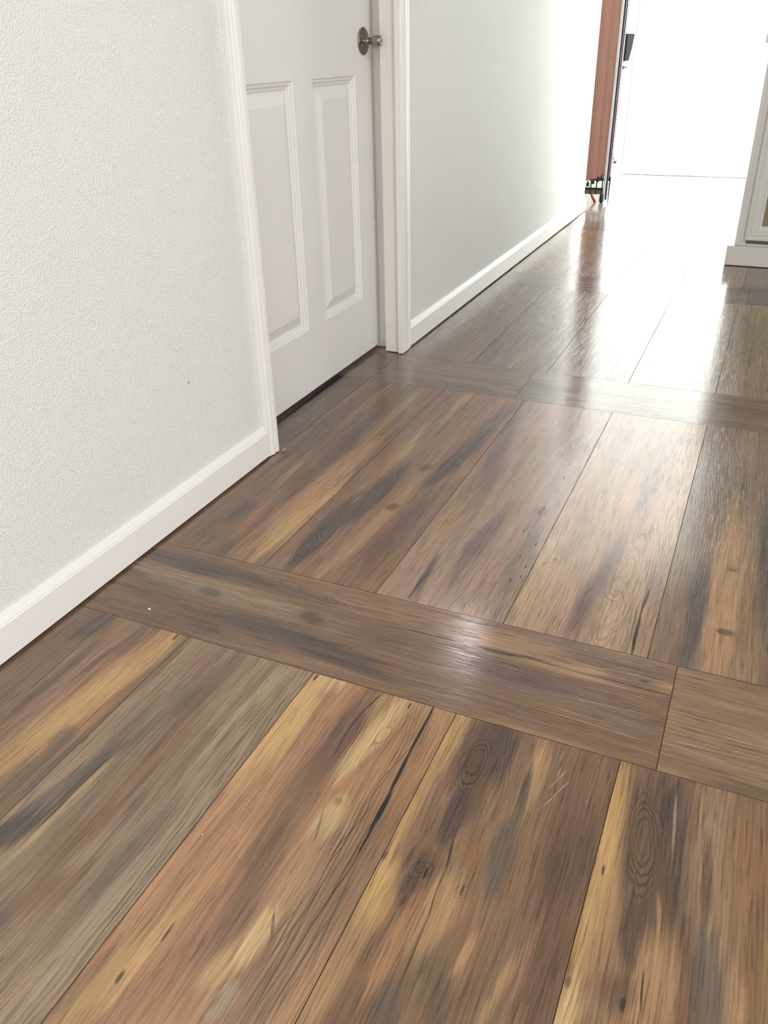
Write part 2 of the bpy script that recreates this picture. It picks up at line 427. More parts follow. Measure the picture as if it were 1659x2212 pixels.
# figures of the plank print: (across, along, half width, half length, slant, colour, strength, softness, kind, rings)
BASE={'A0':(128,101,80),'A1':(150,127,103),'A2':(172,130,96),'A3':(128,101,80),'A4':(128,101,80),'T0':(128,101,80),'T1':(134,110,88),'B0':(124,97,78),'DW':(104,84,74),'B1':(140,108,86),'B2':(158,130,112),'B3':(172,142,116),'B4':(132,110,90),'U0':(122,102,90),'U1':(124,108,96),'C0':(124,104,92),'C1':(124,104,92),'C2':(120,104,96),'C3':(150,136,122),'C4':(150,136,118),'C5':(140,124,104)}
STROKES={
'A0':[(0.0106,0.3693,0.022,0.1836,0.002,(152,118,98),0.9,0.6,0,0),(0.0733,0.3368,0.044,0.2331,0.046,(172,130,96),0.9,0.5,0,0),(0.0721,0.347,0.027,0.2097,0.148,(198,160,108),0.85,0.6,0,0),(-0.0528,0.4921,0.02,0.0457,0.158,(82,74,70),0.7,0.45,0,0),(-0.0147,0.3541,0.009,0.1063,0.016,(98,76,64),0.55,0.45,0,0),(0.0195,0.4325,0.005,0.0865,0.131,(98,76,64),0.6,0.7,0,0),(0.1102,0.3849,0.005,0.0777,0.113,(122,87,64),0.5,0.7,0,0),(0.0918,0.2432,0.015,0.0314,-0.006,(118,100,82),0.8,0.4,0,0),(0.0884,0.1682,0.015,0.0525,0.076,(118,100,82),0.8,0.5,0,0),(-0.0367,0.3836,0.0008,0.0753,-0.053,(34,25,22),0.9,0.35,1,0),(-0.0141,0.3164,0.0007,0.099,-0.005,(34,25,22),0.6,0.35,1,0),(0.0291,0.2251,0.0006,0.0351,-0.083,(34,25,22),0.5,0.35,1,0),(-0.048,0.4942,0.02,0.0461,0.182,(98,76,64),0.35,0.3,2,5),(0.1027,0.5174,0.0035,0.009,0.0,(122,87,64),1,0.2,0,0),(-0.0755,0.2916,0.012,0.0449,-0.202,(118,100,82),0.5,0.7,0,0)],
'A1':[(-0.0112,0.4367,0.023,0.1192,0.057,(98,76,64),0.6,0.6,0,0),(-0.0012,0.2974,0.03,0.1158,-0.078,(122,87,64),0.55,0.7,0,0),(-0.1228,0.4441,0.008,0.1017,0.008,(118,100,82),0.8,0.5,0,0),(-0.156,0.2678,0.016,0.0348,0.287,(118,100,82),0.8,0.4,0,0),(-0.1003,0.3401,0.01,0.1179,0.035,(150,127,103),0.8,0.6,0,0),(-0.0766,0.2927,0.013,0.0981,0.011,(118,100,82),0.7,0.6,0,0),(-0.065,0.4649,0.02,0.0729,-0.034,(152,118,98),0.6,0.6,0,0),(-0.0601,0.4584,0.017,0.0748,-0.124,(98,76,64),0.5,0.3,2,6),(-0.1327,0.2581,0.007,0.009,0.0,(122,87,64),0.8,0.4,0,0),(-0.0907,0.1723,0.015,0.12,0.258,(100,90,80),0.75,0.5,0,0),(-0.1007,0.0865,0.024,0.0455,0.231,(82,74,70),0.9,0.5,0,0),(-0.072,0.1715,0.008,0.0908,0.127,(34,25,22),0.6,0.8,0,0),(-0.0608,0.2713,0.0006,0.0176,0.103,(34,25,22),0.9,0.35,1,0),(-0.0662,0.2111,0.0015,0.0437,0.061,(34,25,22),0.9,0.35,1,0),(-0.069,0.1373,0.0016,0.0341,0.043,(34,25,22),0.8,0.35,1,0),(-0.0633,0.1065,0.0045,0.0717,0.102,(202,172,126),0.6,0.7,0,0),(-0.0609,0.1992,0.005,0.0481,0.065,(202,172,126),0.6,0.6,0,0),(-0.0042,0.1321,0.024,0.0656,0.235,(122,87,64),0.6,0.7,0,0),(0.0319,0.1786,0.008,0.033,-0.002,(112,88,90),0.5,0.7,0,0),(0.0088,0.0247,0.026,0.0618,0.454,(122,87,64),0.6,0.7,0,0),(-0.0063,-0.0247,0.02,0.0238,-0.317,(112,88,90),0.6,0.6,0,0),(0.0972,0.3678,0.026,0.1849,0.047,(150,127,103),0.7,0.5,0,0),(0.0657,0.3882,0.009,0.146,0.036,(162,140,114),0.6,0.6,0,0),(0.0867,0.4567,0.0006,0.0549,0.067,(34,25,22),0.5,0.35,1,0),(0.1135,0.4531,0.0006,0.0714,0.111,(34,25,22),0.5,0.35,1,0),(0.0576,0.4452,0.0006,0.0859,0.063,(34,25,22),0.5,0.35,1,0),(0.1155,0.303,0.0006,0.0921,0.073,(34,25,22),0.5,0.35,1,0),(0.0969,0.3349,0.0006,0.0762,0.009,(34,25,22),0.5,0.35,1,0),(0.0985,0.2795,0.0006,0.069,0.046,(34,25,22),0.5,0.35,1,0),(0.0994,0.483,0.0006,0.0432,-0.031,(34,25,22),0.5,0.35,1,0),(0.0744,0.1021,0.022,0.1133,0.082,(118,100,82),0.75,0.6,0,0),(0.1013,0.0623,0.022,0.193,0.071,(162,140,114),0.8,0.5,0,0),(0.0974,-0.0331,0.013,0.0745,-0.012,(168,150,128),0.5,0.6,0,0),(0.1218,0.1824,0.0006,0.0436,0.053,(34,25,22),0.5,0.35,1,0),(0.0993,0.1544,0.0006,0.0681,0.062,(34,25,22),0.5,0.35,1,0),(0.1143,0.1064,0.0006,0.0664,0.033,(34,25,22),0.5,0.35,1,0),(0.114,0.0198,0.0006,0.0605,-0.053,(34,25,22),0.5,0.35,1,0),(0.0606,0.0477,0.0006,0.0203,0.078,(34,25,22),0.5,0.35,1,0),(0.1168,0.3564,0.022,0.1765,-0.067,(70,54,44),0.7,0.4,3,1.5),(0.1065,0.1413,0.018,0.1013,-0.054,(70,54,44),0.7,0.4,3,1.5),(0.1056,0.0036,0.022,0.0733,-0.038,(70,54,44),0.4,0.4,3,1.2)],
'A2':[(-0.1097,0.4212,0.026,0.1286,-0.01,(198,160,108),0.9,0.6,0,0),(-0.0822,0.5183,0.02,0.0277,0.264,(202,172,126),0.7,0.6,0,0),(-0.0434,0.3898,0.02,0.1587,0.079,(158,114,88),0.6,0.7,0,0),(-0.0214,0.3955,0.022,0.1534,0.063,(98,76,64),0.75,0.5,0,0),(-0.0155,0.1574,0.026,0.1546,-0.067,(128,101,80),0.9,0.5,0,0),(-0.0175,0.1822,0.008,0.0981,-0.068,(98,76,64),0.5,0.6,0,0),(-0.1024,-0.0092,0.013,0.088,0.291,(128,101,80),0.8,0.6,0,0),(-0.0954,0.1476,0.02,0.0899,0.038,(172,130,96),0.6,0.6,0,0),(-0.0819,0.0057,0.021,0.0913,0.194,(198,160,108),0.8,0.6,0,0),(-0.0412,0.0408,0.02,0.1074,0.087,(158,114,88),0.8,0.6,0,0),(-0.1293,0.1407,0.008,0.0887,0.081,(152,118,98),0.6,0.7,0,0),(0.043,0.5028,0.05,0.0499,0.131,(172,138,102),0.8,0.4,0,0),(0.0744,0.1547,0.05,0.1737,-0.019,(150,127,103),0.55,0.5,0,0),(0.1052,0.2246,0.03,0.112,0.012,(128,101,80),0.6,0.6,0,0),(0.0564,0.0349,0.03,0.0549,-0.077,(128,101,80),0.5,0.6,0,0),(0.0235,0.4283,0.019,0.0972,0.173,(202,172,126),0.9,0.3,0,0),(0.0323,0.2694,0.017,0.0513,0.054,(202,172,126),0.95,0.25,0,0),(0.0379,0.1888,0.016,0.0619,-0.082,(172,138,102),0.9,0.4,0,0),(0.0349,0.0894,0.014,0.0396,0.029,(202,172,126),0.85,0.3,0,0),(0.0185,0.0428,0.015,0.0332,0.249,(202,172,126),0.6,0.6,0,0),(0.0399,0.0075,0.015,0.022,0.201,(168,150,128),0.7,0.5,0,0),(0.0405,0.441,0.011,0.0267,0.156,(98,76,64),0.45,0.3,2,1.6),(0.0359,0.3938,0.012,0.0322,-0.012,(158,114,88),0.35,0.3,2,1.6),(0.0808,0.4571,0.017,0.0769,0.014,(70,54,44),0.9,0.4,3,1.8),(0.0693,0.4821,0.013,0.0438,-0.157,(70,54,44),0.7,0.4,3,1.8),(0.0754,0.2415,0.02,0.1076,-0.047,(70,54,44),0.9,0.4,3,1.7),(0.0888,0.1019,0.032,0.0993,0.046,(70,54,44),0.7,0.4,3,1.5),(0.055,0.1324,0.012,0.0731,-0.045,(70,54,44),0.6,0.4,3,1.8),(0.0312,0.3032,0.006,0.009,0.0,(98,76,64),0.5,0.4,0,0),(0.0455,0.1095,0.0022,0.0175,-0.5,(98,76,64),0.7,0.4,0,0),(0.0236,0.2625,0.0015,0.0297,-0.291,(98,76,64),0.6,0.4,0,0),(0.0341,0.0065,0.002,0.0112,0.046,(98,76,64),0.5,0.5,0,0),(0.1203,0.2957,0.015,0.0624,0.053,(70,54,44),0.4,0.4,3,1.6),(-0.0053,0.4356,0.012,0.1003,0.009,(70,54,44),0.9,0.4,3,2.0),(-0.0039,0.5029,0.0012,0.0248,0.227,(34,25,22),0.9,0.35,1,0),(-0.0133,0.4585,0.0012,0.026,0.118,(34,25,22),0.9,0.35,1,0),(-0.0158,0.4015,0.001,0.0324,-0.037,(34,25,22),0.8,0.35,1,0),(0.0097,0.3359,0.0006,0.0369,0.15,(34,25,22),0.6,0.35,1,0),(0.0524,0.5149,0.0019,0.008,0.0,(34,25,22),0.9,0.35,1,0),(0.0886,0.4724,0.0021,0.0579,0.004,(34,25,22),1,0.35,1,0),(0.0901,0.3826,0.0028,0.0387,-0.023,(34,25,22),1,0.35,1,0),(0.0917,0.3104,0.0028,0.0367,0.002,(34,25,22),1,0.35,1,0),(0.0935,0.3147,0.0028,0.0306,-0.006,(34,25,22),1,0.35,1,0),(0.0934,0.2625,0.0018,0.0314,-0.003,(34,25,22),1,0.35,1,0),(0.0733,0.2848,0.0007,0.0331,0.148,(34,25,22),0.65,0.35,1,0),(0.0684,0.2658,0.0007,0.0513,-0.089,(34,25,22),0.65,0.35,1,0),(0.0677,0.2499,0.0007,0.0345,0.093,(34,25,22),0.65,0.35,1,0),(0.0686,0.2203,0.0007,0.0356,0.109,(34,25,22),0.65,0.35,1,0),(0.0935,0.1854,0.0007,0.0672,0.069,(34,25,22),0.65,0.35,1,0),(0.0887,0.1314,0.0007,0.0698,0.066,(34,25,22),0.65,0.35,1,0),(0.0617,0.1424,0.0007,0.0485,0.155,(34,25,22),0.65,0.35,1,0),(0.0666,0.1034,0.0007,0.0434,0.157,(34,25,22),0.65,0.35,1,0),(0.0981,0.0877,0.0007,0.056,0.094,(34,25,22),0.65,0.35,1,0),(0.0769,0.0609,0.0007,0.0522,-0.001,(34,25,22),0.65,0.35,1,0),(0.1048,0.1537,0.0007,0.0726,-0.057,(34,25,22),0.65,0.35,1,0),(0.0568,0.452,0.0007,0.0496,0.124,(34,25,22),0.6,0.35,1,0),(0.0604,0.4379,0.0007,0.0463,0.009,(34,25,22),0.6,0.35,1,0),(0.0767,0.3865,0.0007,0.062,0.196,(34,25,22),0.6,0.35,1,0),(0.073,0.3424,0.0007,0.0433,0.162,(34,25,22),0.6,0.35,1,0),(-0.1171,0.5169,0.0022,0.008,0.0,(34,25,22),0.9,0.35,1,0),(-0.0645,0.0468,0.0022,0.008,0.0,(34,25,22),0.7,0.35,1,0),(-0.0648,0.0572,0.002,0.009,0.0,(34,25,22),0.6,0.45,0,0),(-0.0796,-0.0136,0.0022,0.008,0.0,(34,25,22),0.8,0.35,1,0),(-0.0397,0.1097,0.0006,0.008,0.0,(34,25,22),0.9,0.35,1,0),(-0.0462,0.0253,0.0006,0.0127,0.016,(34,25,22),0.6,0.35,1,0)],
'A3':[(-0.0127,0.264,0.045,0.1757,-0.033,(172,138,102),0.35,0.8,0,0),(0.0921,0.3053,0.03,0.2047,-0.112,(98,76,64),0.65,0.6,0,0),(0.0539,0.185,0.02,0.1013,0.067,(118,100,82),0.5,0.7,0,0),(-0.1199,0.3937,0.016,0.1581,0.04,(198,160,108),0.85,0.6,0,0),(-0.0979,0.3816,0.016,0.057,0.016,(152,118,98),0.7,0.6,0,0),(-0.0593,0.466,0.037,0.0854,0.064,(98,76,64),0.85,0.35,0,0),(-0.0393,0.475,0.016,0.0679,-0.101,(82,74,70),0.6,0.5,0,0),(-0.063,0.3423,0.013,0.0559,-0.041,(84,66,66),0.85,0.3,0,0),(-0.0445,0.371,0.012,0.0431,-0.004,(98,76,64),0.7,0.4,0,0),(0.0198,0.4611,0.016,0.0649,-0.022,(172,138,102),0.85,0.5,0,0),(0.0138,0.4214,0.006,0.0529,-0.064,(82,74,70),0.8,0.5,0,0),(0.0136,0.3056,0.015,0.0628,-0.024,(100,90,80),0.85,0.4,0,0),(-0.0176,0.2905,0.011,0.0505,-0.159,(122,87,64),0.5,0.6,0,0),(-0.075,0.2551,0.02,0.0223,0.111,(98,76,64),0.7,0.6,0,0),(-0.0821,0.2184,0.014,0.0158,0.287,(90,72,66),0.85,0.5,0,0),(-0.0748,0.196,0.011,0.0106,0.0,(122,87,64),0.8,0.4,0,0),(-0.1093,0.1886,0.018,0.0537,-0.062,(198,160,108),0.8,0.5,0,0),(-0.1156,0.2045,0.011,0.0513,-0.084,(198,160,108),0.8,0.4,0,0),(-0.1146,0.0862,0.016,0.0707,0.057,(172,138,102),0.9,0.5,0,0),(-0.035,0.1951,0.018,0.0616,0.065,(172,138,102),0.95,0.4,0,0),(-0.0635,0.1366,0.012,0.0618,0.072,(172,130,96),0.8,0.5,0,0),(-0.0424,0.0623,0.015,0.0397,-0.103,(100,90,80),0.8,0.5,0,0),(0.0113,0.162,0.005,0.0303,0.179,(172,138,102),0.8,0.5,0,0),(0.061,0.1387,0.007,0.0466,0.179,(172,138,102),0.7,0.6,0,0),(-0.0151,0.1231,0.016,0.0418,0.038,(118,100,82),0.7,0.6,0,0),(0.006,0.0993,0.014,0.0261,0.064,(82,74,70),0.5,0.6,0,0),(0.0808,0.175,0.005,0.0761,0.061,(152,118,98),0.6,0.6,0,0),(0.0899,0.3126,0.016,0.0503,-0.071,(98,76,64),0.6,0.6,0,0),(0.1053,0.3809,0.012,0.0694,-0.055,(98,76,64),0.5,0.6,0,0),(-0.0678,0.4487,0.019,0.0606,0.002,(34,25,22),0.65,0.3,2,4.5),(-0.0137,0.2386,0.014,0.0156,0.5,(98,76,64),0.4,0.3,2,3),(-0.0717,0.247,0.017,0.0211,0.269,(34,25,22),0.5,0.3,2,2.6),(-0.051,0.3131,0.0006,0.0163,-0.04,(34,25,22),0.6,0.35,1,0),(-0.0472,0.2802,0.0014,0.0218,-0.132,(34,25,22),0.9,0.35,1,0),(-0.0447,0.2424,0.0007,0.0181,-0.021,(34,25,22),0.9,0.35,1,0),(-0.0416,0.2072,0.0008,0.0175,-0.11,(34,25,22),0.8,0.35,1,0),(-0.0401,0.1415,0.0016,0.05,-0.005,(34,25,22),0.55,0.35,1,0),(-0.0655,0.2448,0.0019,0.008,0.0,(34,25,22),0.8,0.35,1,0),(-0.076,0.1987,0.0022,0.008,0.0,(34,25,22),0.6,0.35,1,0),(-0.0161,0.2397,0.0019,0.008,0.0,(34,25,22),0.6,0.35,1,0),(-0.1228,0.2477,0.0028,0.008,0.0,(34,25,22),0.5,0.35,1,0),(-0.0219,0.4836,0.0006,0.034,-0.06,(34,25,22),0.6,0.35,1,0),(-0.0299,0.4324,0.0006,0.0283,0.001,(34,25,22),0.6,0.35,1,0),(-0.0393,0.4448,0.0006,0.0217,0.045,(34,25,22),0.6,0.35,1,0),(0.0101,0.4138,0.0006,0.0427,0.015,(34,25,22),0.6,0.35,1,0),(-0.0355,0.4986,0.0006,0.0296,-0.105,(34,25,22),0.6,0.35,1,0),(0.0534,0.431,0.0006,0.0168,0.375,(34,25,22),0.6,0.35,1,0),(0.0469,0.5023,0.0012,0.0105,0.0,(168,150,128),0.8,0.4,0,0),(0.0528,0.4595,0.0012,0.0195,0.368,(168,150,128),0.8,0.4,0,0),(0.0563,0.4323,0.0012,0.0267,0.409,(168,150,128),0.8,0.4,0,0),(0.0499,0.4715,0.0012,0.009,0.0,(168,150,128),0.8,0.4,0,0),(-0.0252,0.4615,0.012,0.0676,-0.167,(70,54,44),0.8,0.4,3,1.8),(0.012,0.4106,0.009,0.0451,-0.07,(70,54,44),0.7,0.4,3,1.8),(0.0908,0.1793,0.025,0.0692,0.101,(70,54,44),0.4,0.4,3,1.1),(-0.0997,0.3472,0.016,0.067,-0.064,(70,54,44),0.4,0.4,3,1.4)],
'A4':[(-0.0754,0.3613,0.04,0.1489,-0.125,(98,76,64),0.5,0.7,0,0),(-0.12,0.3434,0.02,0.2004,0.016,(198,160,108),0.9,0.6,0,0),(-0.119,0.1497,0.02,0.0384,-0.002,(202,172,126),0.9,0.4,0,0),(-0.0971,0.2499,0.02,0.1174,-0.13,(172,138,102),0.6,0.7,0,0),(-0.0824,0.4113,0.02,0.1101,-0.082,(110,88,70),0.8,0.4,0,0),(-0.049,0.408,0.024,0.1214,-0.167,(100,80,68),0.8,0.5,0,0),(-0.0441,0.4776,0.009,0.0458,0.067,(82,74,70),0.85,0.35,0,0),(-0.0239,0.4093,0.01,0.0926,-0.08,(100,90,80),0.6,0.6,0,0),(0.0224,0.3595,0.03,0.1991,-0.07,(150,127,103),0.8,0.5,0,0),(-0.066,0.2631,0.014,0.0507,-0.091,(88,72,66),0.85,0.35,0,0),(-0.0482,0.2901,0.013,0.0367,-0.094,(98,76,64),0.7,0.4,0,0),(-0.0341,0.3311,0.012,0.036,-0.048,(98,76,64),0.6,0.5,0,0),(0.0114,0.3662,0.007,0.0575,-0.054,(98,76,64),0.7,0.5,0,0),(0.0175,0.2351,0.018,0.0666,-0.054,(100,90,80),0.85,0.4,0,0),(-0.0367,0.2088,0.022,0.0657,0.029,(172,138,102),0.8,0.5,0,0),(0.0614,0.3648,0.035,0.1861,-0.076,(134,104,78),0.9,0.4,0,0),(0.0481,0.2216,0.01,0.0379,-0.022,(172,138,102),0.5,0.6,0,0),(-0.0712,0.1887,0.02,0.0224,0.058,(98,76,64),0.65,0.6,0,0),(-0.0746,0.4095,0.023,0.0895,-0.069,(34,25,22),0.6,0.3,2,5.5),(-0.062,0.1766,0.0028,0.008,0.0,(34,25,22),0.7,0.35,1,0),(-0.0455,0.1983,0.0012,0.0256,-0.079,(34,25,22),0.8,0.35,1,0),(-0.121,0.1777,0.0039,0.008,0.0,(34,25,22),0.5,0.35,1,0),(-0.1144,0.3351,0.0014,0.008,0.0,(34,25,22),0.8,0.35,1,0),(-0.0377,0.4434,0.0025,0.0491,-0.088,(168,150,128),0.7,0.5,0,0),(-0.0397,0.3017,0.003,0.0285,-0.07,(172,138,102),0.8,0.5,0,0),(-0.0359,0.3586,0.0006,0.0383,-0.104,(34,25,22),0.5,0.35,1,0),(-0.0227,0.3939,0.0006,0.0462,-0.084,(34,25,22),0.5,0.35,1,0),(-0.0891,0.3862,0.0006,0.0438,-0.103,(34,25,22),0.5,0.35,1,0),(0.0027,0.4129,0.0006,0.0435,-0.071,(34,25,22),0.5,0.35,1,0),(-0.0099,0.4697,0.0006,0.047,-0.037,(34,25,22),0.5,0.35,1,0),(-0.0354,0.4294,0.014,0.0856,-0.087,(70,54,44),0.7,0.4,3,1.7),(-0.1168,0.4302,0.009,0.0529,-0.034,(70,54,44),0.5,0.4,3,1.8),(-0.0034,0.4402,0.009,0.0611,-0.079,(70,54,44),0.5,0.4,3,1.8),(-0.0641,0.2558,0.02,0.028,-0.134,(70,54,44),0.4,0.4,3,1.2)],
'T0':[(0.0162,-0.3022,0.026,0.2392,-0.06,(150,127,103),0.85,0.5,0,0),(0.0746,-0.397,0.026,0.1411,-0.05,(82,74,70),0.85,0.45,0,0),(0.0706,-0.2068,0.017,0.1044,-0.028,(82,74,70),0.7,0.5,0,0),(-0.0474,-0.3997,0.022,0.1245,-0.085,(112,84,70),0.85,0.5,0,0),(-0.0971,-0.3903,0.022,0.1445,0.007,(118,92,74),0.8,0.5,0,0),(0.1322,-0.1866,0.014,0.3966,-0.026,(158,124,98),0.8,0.5,0,0),(0.0847,0.0163,0.03,0.162,0.048,(152,118,98),0.7,0.6,0,0),(0.127,0.1226,0.02,0.0502,-0.088,(158,114,88),0.5,0.6,0,0),(-0.0559,-0.159,0.024,0.1194,-0.079,(92,78,72),0.85,0.45,0,0),(-0.067,-0.0239,0.022,0.1133,-0.13,(84,74,70),0.85,0.45,0,0),(-0.1054,-0.0298,0.012,0.1852,-0.054,(140,112,90),0.6,0.6,0,0),(0.0057,-0.3193,0.012,0.0216,-0.11,(100,90,80),0.9,0.5,0,0),(0.0055,-0.1013,0.016,0.0262,-0.211,(96,74,66),0.8,0.5,0,0),(-0.0831,-0.2731,0.013,0.0382,-0.113,(98,76,64),0.6,0.5,0,0),(-0.0719,-0.2743,0.026,0.0574,-0.346,(98,76,64),0.5,0.3,2,3),(0.0798,-0.1457,0.017,0.0806,-0.186,(34,25,22),0.6,0.3,2,3),(-0.0114,0.3038,0.03,0.1192,0.011,(112,88,90),0.6,0.6,0,0),(0.0556,0.432,0.02,0.1053,0.104,(172,138,102),0.8,0.5,0,0),(0.0728,0.2495,0.022,0.0914,0.012,(172,138,102),0.7,0.6,0,0),(0.0586,0.4578,0.016,0.0487,0.027,(104,80,72),0.75,0.5,0,0),(0.0637,0.4792,0.0028,0.008,0.0,(34,25,22),0.6,0.35,1,0),(0.0728,0.4322,0.0022,0.008,0.0,(34,25,22),0.5,0.35,1,0),(0.0423,0.1241,0.0019,0.0546,-0.023,(34,25,22),0.7,0.35,1,0),(0.0423,0.232,0.0039,0.0531,0.038,(34,25,22),0.75,0.35,1,0),(0.0457,0.3158,0.0022,0.0412,-0.052,(34,25,22),0.8,0.35,1,0),(0.0451,0.4382,0.0014,0.0874,0.017,(34,25,22),0.8,0.35,1,0),(-0.0945,0.325,0.026,0.121,-0.098,(128,101,80),0.8,0.5,0,0),(-0.0418,0.433,0.02,0.0895,-0.043,(118,100,82),0.6,0.6,0,0),(-0.1226,0.3457,0.008,0.1019,-0.001,(172,138,102),0.5,0.6,0,0),(-0.0545,0.3911,0.0012,0.0646,-0.011,(172,138,102),0.6,0.6,0,0),(-0.0144,0.44,0.0012,0.0759,0.07,(172,138,102),0.6,0.6,0,0),(-0.0896,0.4651,0.0012,0.0608,-0.029,(172,138,102),0.6,0.6,0,0),(-0.0685,0.4266,0.0012,0.1005,-0.018,(172,138,102),0.6,0.6,0,0),(0.0716,-0.1761,0.016,0.1033,-0.097,(70,54,44),0.8,0.4,3,1.8),(0.0902,0.049,0.016,0.112,0.014,(70,54,44),0.5,0.4,3,1.4),(0.0062,0.328,0.024,0.1353,0.039,(70,54,44),0.6,0.4,3,1.4),(-0.0748,0.4279,0.024,0.0894,-0.016,(70,54,44),0.5,0.4,3,1.4)],
'T1':[(-0.0284,-0.4417,0.026,0.0899,0.016,(148,124,98),0.8,0.6,0,0),(0.0151,-0.4393,0.02,0.0875,0.375,(126,102,80),0.5,0.7,0,0),(-0.1171,-0.4071,0.014,0.0635,0.124,(104,86,68),0.8,0.5,0,0),(-0.0563,-0.4762,0.012,0.0521,0.008,(150,122,108),0.6,0.6,0,0),(-0.0391,-0.4561,0.0006,0.0658,-0.143,(34,25,22),0.5,0.35,1,0),(-0.0597,-0.466,0.0006,0.0567,-0.053,(34,25,22),0.5,0.35,1,0),(0.0168,-0.4491,0.0006,0.0764,0.035,(34,25,22),0.5,0.35,1,0),(-0.0895,-0.4565,0.0006,0.068,-0.0,(34,25,22),0.5,0.35,1,0),(-0.0565,-0.4251,0.0006,0.066,-0.001,(34,25,22),0.5,0.35,1,0),(-0.03,-0.4415,0.03,0.08,0.036,(70,54,44),0.6,0.4,3,1.2)],
'B0':[(-0.0137,0.2862,0.02,0.2835,0.077,(118,100,82),0.5,0.7,0,0),(0.0581,0.354,0.016,0.2314,0.018,(172,138,102),0.5,0.7,0,0),(0.0729,-0.1938,0.032,0.3668,0.05,(172,130,96),0.9,0.5,0,0),(0.1009,-0.3193,0.022,0.1899,0.024,(198,160,108),0.9,0.5,0,0),(0.0037,-0.3667,0.016,0.0998,-0.115,(158,114,88),0.7,0.5,0,0),(0.0187,0.0736,0.016,0.2608,-0.031,(98,76,64),0.55,0.6,0,0),(-0.0304,-0.1332,0.01,0.0995,-0.076,(172,138,102),0.6,0.6,0,0),(-0.0438,0.299,0.01,0.1489,-0.008,(152,118,98),0.6,0.6,0,0),(-0.0314,-0.1063,0.017,0.1431,0.055,(98,76,64),0.5,0.3,2,4),(-0.0786,0.1079,0.0008,0.0897,-0.081,(34,25,22),0.9,0.35,1,0),(-0.0824,-0.0331,0.0008,0.0566,0.143,(34,25,22),0.8,0.35,1,0),(-0.0369,-0.3529,0.018,0.0495,0.058,(82,74,70),0.75,0.5,0,0),(-0.0727,-0.4183,0.02,0.0619,0.009,(100,90,80),0.4,0.6,0,0),(-0.0267,-0.4719,0.0011,0.0273,0.135,(34,25,22),0.7,0.35,1,0),(0.1386,0.0339,0.0006,0.2035,0.016,(34,25,22),0.5,0.35,1,0),(0.1276,-0.4026,0.0006,0.0806,-0.037,(34,25,22),0.5,0.35,1,0),(-0.1095,-0.2198,0.0006,0.0963,-0.064,(34,25,22),0.4,0.35,1,0),(-0.0907,-0.1164,0.013,0.1449,-0.148,(70,54,44),0.8,0.4,3,1.8),(0.0112,0.0337,0.012,0.2996,-0.039,(70,54,44),0.6,0.4,3,1.6)],
'DW':[(0.0408,0.4371,0.018,0.7398,-0.024,(60,46,54),0.95,0.3,0,0),(0.0817,0.4057,0.02,0.3919,0.039,(112,90,76),0.6,0.6,0,0)],  # first figure: dark band along the door foot, not part of the print
'B1':[(-0.0626,0.2433,0.016,0.3349,0.044,(172,138,102),0.8,0.6,0,0),(-0.0609,0.2919,0.012,0.161,-0.041,(100,90,80),0.7,0.5,0,0),(0.0815,0.2491,0.024,0.283,0.099,(100,82,78),0.75,0.5,0,0),(-0.0382,-0.156,0.022,0.1708,0.05,(82,74,70),0.9,0.4,0,0),(-0.0722,-0.3499,0.025,0.1612,-0.031,(88,74,68),0.9,0.4,0,0),(0.0149,-0.3051,0.018,0.2401,0.074,(168,134,102),0.85,0.5,0,0),(0.0783,0.0908,0.02,0.192,0.128,(84,72,70),0.9,0.4,0,0),(0.0701,-0.2902,0.03,0.1862,0.049,(108,84,76),0.8,0.5,0,0),(0.1245,-0.2052,0.012,0.1491,0.048,(126,98,92),0.7,0.5,0,0),(-0.0745,-0.4134,0.018,0.0741,-0.042,(34,25,22),0.7,0.3,2,4),(-0.0539,-0.087,0.012,0.1123,0.054,(98,76,64),0.5,0.3,2,3),(-0.0239,0.439,0.0014,0.0933,-0.074,(34,25,22),0.9,0.35,1,0),(-0.0267,0.2572,0.0011,0.0846,-0.005,(34,25,22),0.8,0.35,1,0),(0.0184,0.0101,0.014,0.0218,0.268,(98,76,64),0.9,0.5,0,0),(0.0192,-0.2022,0.014,0.0176,0.175,(98,76,64),0.85,0.4,0,0),(-0.0229,-0.2264,0.0016,0.008,0.0,(34,25,22),0.6,0.35,1,0),(-0.0339,-0.3681,0.0012,0.0703,-0.064,(168,150,128),0.7,0.4,0,0),(-0.0704,-0.2033,0.0012,0.0236,0.108,(168,150,128),0.7,0.4,0,0),(0.0103,-0.4656,0.0012,0.03,-0.017,(168,150,128),0.7,0.4,0,0),(-0.046,-0.3985,0.0012,0.0686,-0.07,(168,150,128),0.7,0.4,0,0),(-0.0743,-0.3507,0.018,0.1431,-0.045,(70,54,44),0.8,0.4,3,1.6),(-0.0012,0.3697,0.016,0.0921,0.031,(70,54,44),0.6,0.4,3,1.3)],
